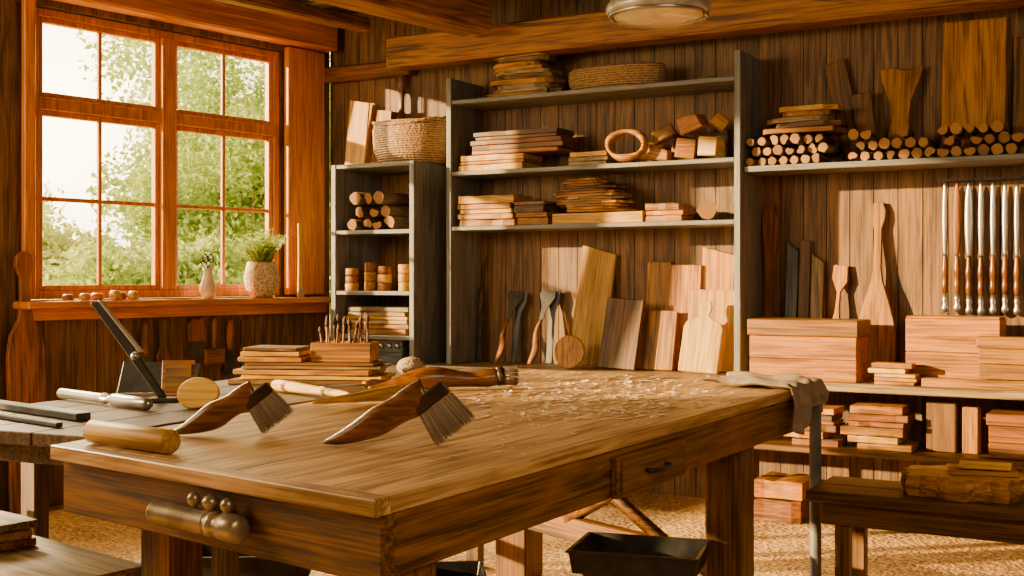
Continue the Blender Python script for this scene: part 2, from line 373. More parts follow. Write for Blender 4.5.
def px(u,o,n): return zb(u,0,o)-zb(u,n,o)
g='rough split sticks piled on the top shelf'
z=S1+.001
for i in range(12):
    h=px(518,.33,U(3.2,5.4)); f=i/12
    a=481+U(0,12)+f*8; c=557-U(0,14)-f*10
    flatslab(a,c,h,.33+U(-.01,.0),.22,z,random.choice(['bark','mid','dark','old','red']),'split_stick','rough split stick with bark in a pile','firewood',g,rz=U(-.12,.12)); z+=h+.001
bm=NB(); w=(tb(656,.32)-tb(560,.32))/2; hh=.135
lathe(bm,[(w*r,hh*z) for r,z in [(.93,0),(1.0,.3),(1.02,.7),(1,.95),(.95,1.0),(.92,.6),(.02,.5)]],28,Matrix.Diagonal((1,.42,1,1)))
mk('basket',bm,wicker(),MB((tb(656,.32)+tb(560,.32))/2,.19,S1+.001),label='shallow oval woven wicker basket on the top shelf',cat='basket')
bm=NB(); lathe(bm,[(.07,0),(.075,.012),(.06,.025),(.02,.035)],20); mk('jar_lid',bm,W('old','X'),MB(tb(702,.3),.2,S1+.001),label='small round wooden lid on the top shelf',cat='lid')
g='boards stacked on the middle shelf'
z=stack(457,522,153,S2,.34,.25,3,['light','mid'],'board','thin pale wooden board in a low stack','board',g)
stack(468,560,127,z+.001,.33,.24,5,['mid','red','dark','orange'],'board','thick reddish wooden board in a stack','board',g,jit=.06)
stack(567,606,150,S2,.345,.2,3,['light','old'],'board','thin flat board lying on the shelf','board',g)
bm=NB(); n=22; vs=[];fs=[]
for i in range(n):
    a=2*math.pi*i/n
    for k in range(8):
        b_=2*math.pi*k/8; r_=.018*(1+.3*math.sin(3*a))
        vs.append(((.11+r_*math.cos(b_))*math.cos(a),r_*1.6*math.sin(b_),(.075+r_*math.cos(b_))*math.sin(a)))
for i in range(n):
    for k in range(8): fs.append((i*8+k,((i+1)%n)*8+k,((i+1)%n)*8+(k+1)%8,i*8+(k+1)%8))
raw(bm,vs,fs,None,0,0,True)
mk('wooden_ring',bm,W('mid','X'),MB(tb(629,.3),.335,S2+.102)@RX(-.1),label='hollow ring cut from a gnarled branch',cat='ring')
g='firewood chunks heaped on the middle shelf'
def chunk(u,of,z,w,h,d,rz,ry,key,grp=g,lab='rough split wooden chunk in a heap'):
    bm=NB(); box(bm,-w/2,w/2,-d/2,d/2,-h/2,h/2)
    for v in bm.verts: v.co+=Vector((U(-.1,.1)*w,U(-.1,.1)*d,U(-.12,.12)*h))
    Mx=MB(tb(u,of),of,0)@RZ(rz)@RY(ry); mz=min((Mx@v.co).z for v in bm.verts)
    mk('wood_chunk',bm,[W(key,'X')],TR(0,0,z-mz+.001)@Mx,label=lab,cat='firewood',group=grp,bev=.004)
for a in [(660,.25,S2,.13,.07,.08,.1,.2,'mid'),(664,.25,S2+.095,.13,.07,.1,.3,-.5,'dark'),(687,.29,S2,.10,.10,.1,.2,.05,'mid'),(713,.28,S2,.11,.11,.1,-.3,.1,'light'),
          (650,.12,S2,.12,.12,.10,.3,.3,'mid'),(692,.28,S2+.135,.14,.085,.1,-.2,-.25,'orange'),(722,.13,S2,.08,.16,.1,.2,0,'dark'),(720,.27,S2+.145,.08,.08,.09,.4,.7,'mid'),(683,.12,S2+.0,.12,.14,.08,0,.2,'red')]: chunk(*a)
g='timber on the lowest shelf board'
stack(456,512,192,S3,.34,.25,5,['mid','orange','dark','light'],'board','short thick sawn board in a stack','board',g)
stack(514,546,199,S3,.34,.22,4,['dark','mid'],'board','small dark board in a stack','board',g,jit=.05)
z=stack(549,640,211,S3,.345,.25,1,['light'],'board','long pale plank lying flat','board',g)+.003
for i in range(13):
    h=px(590,.33,2.4); flatslab(548+U(0,16),631-U(0,16)-i*1.5,h,.33+U(-.02,.01),.22,z,random.choice(['mid','red','light','old','dark']),'bark_slab','thin wavy slab of split wood in a pile','wood',g,rz=U(-.14,.14)); z+=h+.0012
stack(643,680,201,S3,.34,.2,3,['orange','mid'],'board','small orange wooden board in a stack','board',g,jit=.04)
mklog(.055,.2,MB(tb(707,.33),.33,S3+.057)@RZ(.35),'short thick log lying on the shelf',g)
top=logpile(743,830,126,RS,.325,.030,.28,'small round log with pale cut end',"round logs stacked on the wall shelf",.1,9,.04)
zz=top+.003; g='split planks lying on the logs'
for (a,b_,k) in ((757,838,'mid'),(772,843,'dark'),(762,830,'old'),(780,828,'mid'),(772,838,'light')):
    h=px(800,.31,5); flatslab(a,b_,h,.31,.2,zz,k,'split_plank','rough split plank lying on stacked logs','plank',g,rz=U(-.07,.07)); zz+=h+.002
logpile(846,1030,121,RS,.325,.031,.18,'small round log with pale cut end',"heap of round logs along the wall shelf",.0,3,.2)
# ---------------------------------------------------------------- leaning boards
SH={'rect':[(0,0),(1,0),(1,.995),(0,1)],
'slant':[(0,0),(1,0),(1,.93),(0,1)],
'wedge':[(.35,0),(1,0),(.75,1),(0,.97)],
'hour':[(.12,0),(.88,0),(.8,.2),(.7,.42),(.76,.65),(.95,.88),(1,1),(.6,.96),(.3,1),(0,.99),(.06,.86),(.26,.63),(.31,.42),(.2,.2)],
'paddle':[(.1,0),(.9,0),(1,.12),(.98,.3),(.8,.45),(.66,.54),(.6,.62),(.6,.85),(.68,.9),(.7,.95),(.62,1),(.38,1),(.3,.95),(.32,.9),(.4,.85),(.4,.62),(.34,.54),(.2,.45),(.02,.3),(0,.12)],
'board':[(0,0),(1,0),(1,.62),(.93,.7),(.7,.74),(.62,.78),(.66,.9),(.6,1),(.4,1),(.34,.9),(.38,.78),(.3,.74),(.07,.7),(0,.62)],
'tall':[(0,0),(1,0),(1,.6),(.92,.68),(.7,.74),(.64,.80),(.62,.9),(.74,.945),(.7,.985),(.56,1),(.42,1),(.30,.985),(.26,.945),(.38,.9),(.36,.80),(.3,.74),(.08,.68),(0,.6)],
'narrow':[(.2,0),(.8,0),(.75,.5),(.9,.75),(1,.9),(.8,1),(.2,1),(0,.9),(.15,.75),(.3,.5)],
'flare':[(.05,0),(.95,0),(1,.1),(.85,.35),(.62,.6),(.6,.75),(.95,.85),(.9,1),(.1,1),(.05,.88),(.4,.75),(.38,.6),(.15,.35),(0,.1)]}
def lean(u0,u1,vt,z0,ob,key,shape,name,label,cat,th=.02,ot=.03,rz=0.,ry=0.,wall='B',group=None):
    um=(u0+u1)/2
    if wall=='B': w=tb(u1,ob)-tb(u0,ob); h=zb(um,vt,ot)-z0; Mx=MB(tb(um,ob),ob,z0)
    else: w=sw(u0,ob)-sw(u1,ob); h=zw(um,vt,ot)-z0; Mx=MW(sw(um,ob),ob,z0)
    ang=math.atan2(max(ob-ot,0.0),h)
    bm=NB(); ol=[((x-.5)*w,z*h/math.cos(ang)) for x,z in SH[shape]]
    prism(bm,ol,0,th)
    Mx=Mx@RZ(rz)@RX(-ang)@RY(ry)
    mn=min((Mx@v.co).z for v in bm.verts)
    Mx=TR(0,0,z0-mn+.0008)@Mx
    return mk(name,bm,W(key,'Z') if isinstance(key,str) else key,Mx,label=label,cat=cat,bev=.004,group=group)
lean(836,866,58,RS,.07,'dark','wedge','plank','dark weathered plank leaning over the shelf','plank',ry=-.14)
lean(852,880,92,RS,.11,'dark','wedge','plank','short dark tapered plank behind the logs','plank',ot=.075,ry=-.05)
lean(876,920,68,RS,.13,'mid','hour','shaped_board','waisted orange wooden board leaning on wall','board',ot=.05)
lean(940,1005,20,RS,.10,'mid','rect','plank','large broad brown plank standing on shelf','plank')
lean(1012,1052,35,RS,.08,'dark','slant','plank','dark plank standing at end of shelf','plank')
lean(567,602,247,CT,.16,'light','slant','plank','tall pale plank leaning against plank wall','plank',ry=.05)
lean(597,634,300,CT,.30,'dark','rect','plank','dark weathered plank leaning beside pale plank','plank',ot=.2,ry=.04)
lean(643,667,262,CT,.09,'mid','rect','plank','narrow brown board behind other boards','board')
lean(665,697,265,CT,.13,'orange','rect','plank','medium golden board leaning on wall','board',ot=.06)
lean(698,731,247,CT,.10,'orange','slant','plank','orange board with trimmed top corner','board')
lean(632,672,311,CT,.22,'mid','rect','plank','square edged golden brown board','board',ot=.14)
lean(684,735,290,CT,.19,'light','rect','plank','wide pale board leaning behind cutting board','board',ot=.11)
lean(678,716,302,CT,.34,'pale','board','cutting_board','pale cutting board with rounded handle','cutting board',ot=.23,rz=.1,ry=.06)
def tool_lean(u,vt,z0,ob,ry,kind,label,name,cat):
    h=zb(u,vt,.05)-z0; ang=math.atan2(ob-.04,h); Mx=MB(tb(u,ob),ob,z0+.008)@RX(-ang)@RY(ry)
    rt=root(name,label,cat,Mx)
    if kind=='spat':
        b=NB(); sweep(b,*smoothpath([(0,0,0),(.016,0,h*.2),(-.01,0,h*.42),(0,0,h*.6)],[(.014,.01),(.024,.014),(.016,.01),(.010,.008)]),10); mk('handle',b,W('red','Z'),parent=rt)
        b=NB(); prism(b,[(-.012,h*.58),(.012,h*.58),(.02,h*.75),(.055,h*.9),(.05,h),(-.05,h),(-.055,h*.93),(-.02,h*.78)],-.004,.004); mk('blade',b,DSTEEL(),parent=rt,bev=.001)
    if kind=='chis':
        b=NB(); prism(b,[(-.014,.0),(.014,0),(.018,h*.62),(-.018,h*.62)],-.004,.004); mk('blade',b,DSTEEL(),parent=rt,bev=.001)
        b=NB(); sweep(b,[(0,0,h*.61),(0,0,h*.7),(0,0,h*.88),(0,0,h*.97),(0,0,h)],[.013,.02,.016,.02,.008],10); mk('handle',b,W('dark','Z'),parent=rt)
    if kind=='hook':
        b=NB(); prism(b,[(-.02,0),(.02,0),(.024,h*.7),(.055,h*.86),(.05,h),(-.02,h*.95),(-.045,h*.98),(-.03,h*.8),(-.018,h*.7)],-.005,.005); mk('blade',b,W('slate','Z'),parent=rt,bev=.002)
tool_lean(477,288,CT,.1,.0,'chis','dark narrow chisel standing against the wall','chisel','chisel')
tool_lean(495,287,CT,.22,.12,'spat','curved wooden handled scraper with steel head','scraper','scraper')
tool_lean(513,292,CT,.1,.04,'hook','grey steel hooked blade leaning on wall','scraper','scraper')
tool_lean(529,286,CT,.22,.1,'spat','broad headed scraper with worn wooden handle','scraper','scraper')
tool_lean(549,290,CT,.09,.0,'hook','dark steel hooked blade near pale plank','scraper','scraper')
rt=root('paddle','round wooden disc paddle propped on the counter','paddle',MB(tb(568,.38),.38,CT+.001))
bm=NB(); prism(bm,[(.095*math.cos(a*math.pi/12),.1+.095*math.sin(a*math.pi/12)) for a in range(24)],0,.018,RX(-.1)); mk('disc',bm,W('mid','Z'),parent=rt,bev=.004)
bm=NB(); sweep(bm,[(0,.03,.19),(-.02,.035,.26),(-.045,.04,.33)],[.012,.012,.009],10); mk('handle',bm,W('mid','Z'),parent=rt)
lean(759,775,205,CT,.08,'red','narrow','spatula','long dark red wooden spatula','spatula')
lean(783,795,242,CT,.10,'slate','slant','plank','narrow blue grey slat','slat')
lean(796,807,240,CT,.10,'dark','rect','plank','narrow dark brown wooden slat','slat')
lean(808,820,254,CT,.10,'old','slant','plank','narrow pale weathered wooden slat','slat')
lean(822,840,266,CT,.12,'orange','flare','spatula','flared orange wooden spatula','spatula',ry=.05)
lean(855,894,203,CT,.12,'mid','paddle','paddle','large wooden paddle with round knobbed handle','paddle',th=.025)
def chest(u0,u1,vt,z0,of,dep,label,key,name='wooden_box',lid=True):
    t0,t1=tb(u0,of),tb(u1,of); w=t1-t0; h=zb((u0+u1)/2,vt,of)-z0
    rt=root(name,label,'box',MB(t0,of-dep,z0+.001))
    b=NB(); lh=h*.27 if lid else 0.0
    hh=h-lh-.002; y0_=-dep
    box(b,.01,w-.01,y0_+.01,y0_+.025,0,hh*.5-.002,rv=.3); box(b,.01,w-.01,y0_+.01,y0_+.025,hh*.5,hh,rv=.6)
    box(b,.01,w-.01,-.02,-.005,0,hh,rv=.3); box(b,.01,.024,y0_+.026,-.021,0,hh,rv=.2); box(b,w-.024,w-.01,y0_+.026,-.021,0,hh,rv=.5)
    box(b,.025,w-.025,y0_+.026,-.021,.0,.012)
    if not lid: box(b,.012,w-.012,y0_+.012,-.006,hh+.001,hh+.012,rv=.4)
    mk('body',b,W(key,'X'),parent=rt,bev=.003)
    if lid:
        b=NB(); box(b,0,w,y0_,0,hh+.002,h,rv=.3); mk('lid',b,W('mid' if key=='orange' else key,'X'),parent=rt,bev=.005)
    return rt
chest(747,858,320,CT,.47,.27,'long golden wooden chest with a plain lid','orange')
chest(903,1002,319,CT,.39,.23,'square brown wooden box standing on the counter','orange',lid=False)
g='thin boards stacked on the counter'
stack(868,914,361,CT,.505,.09,5,['light','mid','pale','orange'],'board','thin mixed wooden board in a small stack','board',g,jit=.08)
z=stack(918,1060,379,CT,.515,.085,1,['mid'],'plank','thin pale plank along the counter edge','plank',None,rot=.0)
chest(976,1075,338,z+.001,.515,.09,'small pale planked box at the counter end','mid')
g='books and blocks on the lower counter shelf'
stack(843,906,402,LS,.44,.22,6,['light','red','mid','orange'],'board','colourful wooden offcut stacked on low shelf','board',g,jit=.1)
stack(784,834,405,LS,.44,.2,6,['red','dark','orange'],'board','dark red board stacked on low shelf','board',g,jit=.08)
stack(700,742,410,LS,.4,.2,4,['dark','mid'],'board','dark board stacked on low shelf','board',g,jit=.08)
lean(926,956,402,LS,.34,'dark','rect','board','upright dark wooden block on low shelf','board',th=.1,ot=.335)
lean(962,978,408,LS,.34,'mid','rect','board','upright narrow wooden block on low shelf','board',th=.1,ot=.335)
chest(986,1050,415,LS,.44,.22,'low red brown wooden box on lower shelf','red')
stack(752,800,478,0,.46,.3,2,['orange','red'],'plank','reddish plank lying on the floor under counter','plank','planks on the floor')
# chisel rack
rt=root('tool_rack','dark steel rail hung with long chisels','rack',MB(tb(941,.06),.0,zb(980,180,.06)))
b=NB(); box(b,0,.62,-.05,-.035,0,.012); box(b,.01,.022,-.034,-.004,0,.012); box(b,.6,.612,-.034,-.004,0,.012); mk('rail',b,DSTEEL(),parent=rt)
uu=[945,957,969,981,993,1005,1017]
for i,u in enumerate(uu):
    ztop=zb(u,183+U(-1,1),.07); zbot=zb(u,314+U(-2,2),.07); h=ztop-zbot
    r=root('chisel','long steel chisel with turned wooden handle','chisel',MB(tb(u,.06),.062,zbot),group='chisels hanging on the wall rail')
    k=1.5 if i in(1,2) else 1.
    b=NB(); sweep(b,*smoothpath([(0,0,h*.44),(0,0,h*.55),(0,0,h*.72),(0,0,h*.9),(0,0,h)],[(.009,.007),(.012*k,.008),(.0145*k,.008),(.012*k,.007),(.006,.005)],3),12); mk('blade',b,W('red','Z') if i==1 else STEEL(),parent=r)
    b=NB(); sweep(b,*smoothpath([(0,0,h*.15),(0,0,h*.2),(0,0,h*.26),(0,0,h*.32),(0,0,h*.38),(0,0,h*.45)],[.011,.017,.014,.018,.014,.011],3),12); mk('handle',b,W('handle','Z'),parent=r)
    b=NB(); sweep(b,[(0,0,0),(0,0,.012),(0,0,h*.04),(0,0,h*.07),(0,0,h*.1),(0,0,h*.155)],[.006,.018,.018,.011,.015,.010],12); mk('pommel',b,STEEL(),parent=r)
# ---------------------------------------------------------------- small unit contents
logpile(346,405,183,q1,.46,.045,.3,'small split log with pale cut end','split logs in the narrow bookcase',.25,9,.04)
g='wooden tins and blocks in the narrow bookcase'
for (u,vt,r) in ((352,268,.045),(368,262,.045),(385,266,.045),(401,264,.04)):
    n=3; z1=zb(u,vt,.42); th=(z1-q2)/n
    for i in range(n):
        b=NB(); lathe(b,[(r*.96,0),(r,.003),(r,th-.006),(r*.94,th-.002)],18); mk('wooden_tin',b,W(random.choice(['orange','mid','light','red']),'X'),MB(tb(u,.42)+U(-.003,.003),.42-.04*((u//16)%2),q2+.001+i*th),label='small round turned wooden tin',cat='tin',group=g)
stack(344,407,305,q3,.46,.3,6,['old','pale','mid','light'],'board','worn pale board stacked in the bookcase','board','boards in the narrow bookcase',jit=.04)
rt=root('tool_box','grey metal box with a row of knobs','box',MB(tb(386,.44),.44,.50+.001))
w=.24; b=NB(); box(b,-w/2,w/2,0,.35,0,zb(392,337,.44)-.505); mk('body',b,W('slate','X'),parent=rt,bev=.006)
for i in range(4):
    b=NB(); lathe(b,[(.018,0),(.016,.015),(.008,.02)],12,RX(math.pi/2)); mk('knob',b,STEEL(),TR(-.09+i*.06,-.001,zb(392,345,.44)-.505),parent=rt)
def basket():
    um=407; w=(tb(445,.42)-tb(371,.42))/2; h=zb(um,121,.3)-ZS
    rt=root('basket','round woven wicker basket with curved rim','basket',MB(tb(um,.3),.24,ZS+.001))
    b=NB(); lathe(b,[(w*.82,0),(w*.97,h*.35),(w,h*.8),(w*.93,h*.98),(w*.88,h*.97),(w*.9,h*.5),(w*.75,h*.06),(.01,h*.06)],30,Matrix.Diagonal((1,.75,1,1))); mk('body',b,wicker(),parent=rt)
    b=NB(); n=36; pts=[(w*.96*math.cos(2*math.pi*i/n),w*.72*math.sin(2*math.pi*i/n),h*.95+.02*math.cos(4*math.pi*i/n)) for i in range(n+1)]; sweep(b,pts,.012,8); mk('rim',b,wicker(),parent=rt)
basket()
lean(344,364,100,ZS,.36,'light','slant','board','thin pale board standing behind the basket','board',ot=.30,th=.012)
lean(350,370,104,ZS,.27,'mid','rect','board','brown board standing behind the basket','board',ot=.2,th=.012)
lean(358,388,108,ZS,.07,'orange','slant','board','orange tinted board standing near wall','board',ot=.03,th=.012)
b=NB(); h=zb(402,70,.1)-ZS; sweep(b,*smoothpath([(0,0,z*h) for z in (0,.3,.5,.62,.75,.87,.96,1)],[.035,.042,.03,.018,.02,.034,.028,.01],3),18); mk('pestle',b,W('handle','Z'),MB(tb(402,.05),.052,ZS+.001),label='tall turned dark wooden pestle',cat='pestle')
# ---------------------------------------------------------------- window sill things
SZ=1.126
rt=root('potted_plant','feathery green plant in a woven round pot','plant',MW(sw(262,.09),.09,SZ))
rpt=.13; hp=zw(264,262,.09)-SZ
b=NB(); lathe(b,[(rpt*.55,0),(rpt*.9,hp*.25),(rpt,hp*.55),(rpt*.85,hp*.9),(rpt*.8,hp),(rpt*.72,hp),(rpt*.7,hp*.8),(.005,hp*.78)],26,Matrix.Diagonal((1,.62,1,1))); mk('pot',b,flat('pot_weave','#e0caa0','#94754a',.7,0,70,.6),parent=rt)
b=NB(); lf=flat('leaf_green','#a6b84a','#62782c',.6,0,20,.0,.35)
for i in range(230):
    a=U(0,6.28); l=U(.12,.25); sp=U(.1,1.25)*(1 if math.cos(a)<.3 else .6); x0,y0_=U(-.05,.05),U(-.03,.03)
    prev=None; wd=U(.003,.006)
    dx,dy=math.cos(a)*sp,math.sin(a)*sp*.4
    for s in range(5):
        f=s/4; c=Vector((x0+dx*l*f**1.2,y0_+dy*l*f**1.2-.01*f,hp*.8+l*(f-.25*sp*f*f)))
        ww=wd*(1-.8*f)*(1+1.5*math.sin(f*3.1)); cur=(c+Vector((-math.sin(a)*ww-.0,math.cos(a)*ww,0)),c-Vector((-math.sin(a)*ww,math.cos(a)*ww,0)))
        if prev: raw(b,[prev[0],prev[1],cur[1],cur[0]],[(0,1,2,3)])
        prev=cur
        if s>0:
            for sgn in (-1,1):
                q=c+Vector((-math.sin(a)*sgn*.026,math.cos(a)*sgn*.018,.016)); raw(b,[c,c+Vector((0,0,.009)),q],[(0,1,2)])
mk('foliage',b,lf,parent=rt)
rt=root('vase','small white ceramic vase holding scissors','vase',MW(sw(208,.09),.09,SZ))
b=NB(); hv=zw(208,268,.09)-SZ; lathe(b,[(.032,0),(.048,hv*.2),(.05,hv*.4),(.03,hv*.72),(.024,hv*.88),(.034,hv),(.024,hv),(.016,hv*.85),(.004,hv*.8)],22); mk('body',b,flat('ceramic','#e6d4b0','#ccb68e',.35,0,15,.05),parent=rt)
rt2=root('scissors','small dark scissors standing in the vase','scissors',MW(sw(208,.09),.09,SZ+hv*.84))
for sg in (-1,1):
    b=NB(); n=14; sweep(b,[(sg*.006*-1,0,.01),(sg*.014,0,.064)]+[(sg*.02+.018*math.sin(2*math.pi*i/n),0,.088-.024*math.cos(2*math.pi*i/n)) for i in range(n+1)],.005,6); mk('blade',b,BLACK(),parent=rt2)
for u,r,hh in ((68,.032,.035),(80,.03,.04),(97,.036,.04),(110,.03,.055),(121,.034,.045),(128,.028,.05)):
    b=NB(); lathe(b,[(r*.8,0),(r,.01),(r,hh-.012),(r*.7,hh)],18); mk('wooden_disc',b,W(random.choice(['orange','light','red']),'X'),MW(sw(u,.07),.07+(.05 if u in(80,110,128) else 0),SZ),label='small round turned wooden disc on windowsill',cat='wooden disc',group='turned discs on the windowsill')
def bristle_mat():
    if 'bm' in MC: return MC['bm']
    m,nt,b=base('bristle_strands'); at=nt.nodes.new('ShaderNodeAttribute'); at.attribute_name='rv'
    r=nt.nodes.new('ShaderNodeValToRGB'); r.color_ramp.elements[0].color=lin('#463728'); r.color_ramp.elements[1].color=lin('#a89272')
    nt.links.new(at.outputs['Fac'],r.inputs[0]); nt.links.new(r.outputs[0],b.inputs['Base Color']); b.inputs['Roughness'].default_value=.7; MC['bm']=m; return m
rt=root('brush','slim brush standing upright on the windowsill','brush',MW(sw(300,.12),.12,SZ))
b=NB(); hv=zw(293,223,.1)-SZ; prism(b,[(-.02,0),(.02,0),(.014,hv*.55),(.018,hv),(-.018,hv),(-.014,hv*.55)],-.008,.008); mk('handle',b,W('light','Z'),parent=rt,bev=.003)
b=NB(); prism(b,[(-.026,.0),(.026,0),(.022,.06),(-.022,.06)],-.013,-.0085); mk('bristles',b,bristle_mat(),parent=rt)
# ---------------------------------------------------------------- left wall tools
lean(12,50,252,0,.12,'red','tall','paddle','tall brown wooden paddle board leaning on wall','paddle',wall='W',th=.03,ot=.06)
lean(-44,-4,290,0,.12,'mid','rect','plank','tall brown plank leaning on wall','plank',wall='W',th=.03,ot=.06)
def hang(u,v0,v1,label,kind):
    z1=zw(u,v0,.03); h=z1-zw(u,v1,.03); rt=root(('spatula','hand_tool','saw','mallet')[kind],label,'tool',MW(sw(u,.03),.038,z1-h),group='hand tools hanging under the windowsill')
    if kind==1:
        b=NB(); sweep(b,*smoothpath([(0,0,h),(.004,0,h*.8),(-.004,0,h*.62),(0,0,h*.48)],[.014,.028,.020,.014],3),10); mk('handle',b,W('red','Z'),parent=rt)
        b=NB(); prism(b,[(-.055,0),(.05,.02),(.018,h*.5),(-.018,h*.5)],-.003,.003); mk('blade',b,DSTEEL(),parent=rt,bev=.001)
    elif kind==2:
        b=NB(); prism(b,[(-.012,0),(.03,0),(.07,h*.68),(-.04,h*.68)],-.002,.002); mk('blade',b,DSTEEL(),parent=rt,bev=0)
        b=NB(); prism(b,[(-.05,h*.64),(.07,h*.64),(.076,h*.8),(.05,h),(.02,h*.97),(-.02,h),(-.06,h*.9)],-.012,-.003); mk('handle',b,W('red','Z'),parent=rt,bev=.003)
    elif kind==3:
        b=NB(); sweep(b,[(0,0,h),(0,0,h*.9),(0,0,h*.4)],[.012,.018,.013],10); mk('handle',b,W('mid','Z'),parent=rt)
        b=NB(); box(b,-.075,.075,-.024,.024,h*.1,h*.42); mk('head',b,W('red','X'),parent=rt,bev=.01,seg=2)
    else:
        b=NB(); prism(b,[(-.02,0),(.02,0),(.046,h*.3),(.02,h*.5),(.026,h),(-.026,h),(-.02,h*.5),(-.046,h*.3)],-.006,.006); mk('body',b,W('dark','Z'),parent=rt,bev=.002)
for a in ((145,320,392,'dark handled scraper hanging on wall',1),(162,320,372,'small dark wooden spatula hanging on wall',0),(194,318,384,'wooden handled saw hanging on plank wall',2),(213,318,370,'short wooden mallet hanging on wall',3),(229,320,376,'short scraper with turned handle',1),(244,320,366,'thin dark wooden spatula hanging on wall',0)): hang(*a)
# ---------------------------------------------------------------- WORKBENCH
TT=.034
A=T(50,445);B=T(375,500);C=T(819,383);D=T(515,368.5)
OFF=TR(0,-3.7,0)
wbn=root('workbench','large worn wooden workbench with apron and drawer','workbench',TR(0,3.7,0))
def bil(f,g): return (B*(1-f)+C*f)*(1-g)+(A*(1-f)+D*f)*g
bm=NB(); NP=7; gs=[0]
for i in range(NP): gs.append(gs[-1]+U(.7,1.3))
gs=[x/gs[-1] for x in gs]
FE=.018
def quad(bm,c,rv):
    vs=[Vector((p.x,p.y,TZ-TT)) for p in c]+[Vector((p.x,p.y,TZ)) for p in c]
    raw(bm,vs,BF,None,0,rv)
for i in range(NP):
    g0,g1=gs[i]+.0008,gs[i+1]-.0008
    quad(bm,[bil(FE,g0),bil(1,g0),bil(1,g1),bil(FE,g1)],U(.02,1))
angT=math.atan2((C-B).y,(C-B).x)
MT=RZ(angT); inv=(TR(0,3.7,0)@MT).inverted()
bmesh.ops.transform(bm,matrix=inv,verts=bm.verts)
mk('tabletop',bm,W('table','X'),MT,parent=wbn,bev=.0018,seg=1)
dS=(B-A).normalized(); angS=math.atan2(dS.y,dS.x)
bm=NB(); quad(bm,[bil(0,0),bil(FE-.0004,0),bil(FE-.0004,1),bil(0,1)],.4)
MS_=RZ(angS); bmesh.ops.transform(bm,matrix=(TR(0,3.7,0)@MS_).inverted(),verts=bm.verts)
mk('edge_board',bm,W('table','X'),MS_,parent=wbn,bev=.003,seg=2)
def between(name,p,q,z0,z1,th,mat,parent,bev=.004,label=None):
    d=(q-p); L=math.hypot(d.x,d.y); 
    Mx=OFF@TR(p.x,p.y,0)@RZ(math.atan2(d.y,d.x))
    return sbox(name,0,L,-th/2,th/2,z0,z1,mat,Mx,bev,parent=parent,label=label)
cen=(A+B+C+D)/4
def ins(p,k): d=(cen-p); d.z=0; return p+d.normalized()*k
a_,b_,c_,d_=[ins(p,.055) for p in (A,B,C,D)]
zb0,zb1=TZ-.165,TZ-TT-.001
tbm=W('tablebody','X')
def trim(p,q,k): d=(q-p).normalized(); return p+d*k,q-d*k
between('apron',*trim(b_,a_,-.017),zb0,zb1,.035,tbm,wbn); between('apron',*trim(b_,c_,.018),zb0+.01,zb1,.035,tbm,wbn)
between('apron',*trim(a_,d_,.03),zb0+.02,zb1,.03,tbm,wbn); between('apron',*trim(d_,c_,.03),zb0+.02,zb1,.03,tbm,wbn)
def leg(x,y,w,rot,z1=zb0+.06,z0=0.): 
    sbox('leg',-w/2,w/2,-w/2,w/2,z0,z1,W('tablebody','Z'),OFF@TR(x,y,0)@RZ(rot),.008,parent=wbn)
leg(-.83,2.93,.11,angT,zb0-.001+.1); leg(-.235,2.36,.13,angT,zb0+.1); leg(.03,5.02,.15,angT); leg(.735,4.05,.13,angT,zb0+.1)
between('stretcher',Vector((.08,4.93,0)),Vector((.69,4.14,0)),.22,.31,.05,tbm,wbn)
between('stretcher',Vector((-.78,2.86,0)),Vector((-.29,2.42,0)),.2,.3,.05,tbm,wbn)
b=NB(); sweep(b,[(.22,4.74,.3),(.68,4.15,.70)],(.03),4); mk('brace',b,tbm,OFF,parent=wbn)
b=NB(); sweep(b,[(.55,4.33,.3),(.12,4.9,.62)],(.025),4); mk('brace',b,tbm,OFF,parent=wbn)
b=NB(); lathe(b,[(.028,0),(.028,.02),(.022,.025),(.022,TZ-.1),(.028,TZ-.095),(.028,TZ-TT-.002)],16); mk('leg',b,flat('grey_metal','#7c7a74','#5e5c58',.6,.2,12,0),OFF@TR(1.125,4.45,0),parent=wbn,label='slim grey steel support post')
dirL=(C-B).normalized(); nL=Vector((dirL.y,-dirL.x,0))
def onL(f,out,z): p=b_+(c_-b_)*f+nL*out; return Vector((p.x,p.y,z))
Ld=(c_-b_).length
dm=OFF@TR(*onL(.345,.0175,0))@RZ(angT); wd=Ld*.165
dr=sbox('drawer',0,wd,-.022,-.001,TZ-.155,TZ-.05,W('tablebody','X'),dm,.004,parent=wbn)
b=NB(); box(b,.02,wd-.02,-.027,-.0225,TZ-.142,TZ-.063); mk('drawer_panel',b,W('dark','X'),parent=dr,bev=.003)
b=NB(); sweep(b,*smoothpath([(wd*.36,-.028,TZ-.1),(wd*.37,-.045,TZ-.102),(wd*.5,-.052,TZ-.105),(wd*.63,-.045,TZ-.102),(wd*.64,-.028,TZ-.1)],[.006]*5),8); mk('handle',b,BLACK(),parent=dr)
def faceu(u):
    k=(u-512)/F; p=a_; d=b_-a_; t=(k*p.y-p.x)/(d.x-k*d.y); return t*d.length
x0,x1=faceu(160)+.06,faceu(240)+.07
vm=OFF@TR(a_.x,a_.y,TZ-.106)@RZ(angS)
L_=x1-x0
b=NB(); y=-.055
Mx=TR(x0,y,0)@RY(math.pi/2)
pr=[(.018,0),(.026,.003)]
zz=.006
while zz<L_*.64: pr+=[(.0262,zz),(.0262,zz+.003),(.0235,zz+.004),(.0235,zz+.005)]; zz+=.0065
pr+=[(.022,L_*.67),(.028,L_*.69),(.028,L_*.73),(.023,L_*.75),(.023,L_*.79),(.029,L_*.81),(.030,L_*.88),(.028,L_*.97),(.020,L_)]
lathe(b,pr,24,Mx)
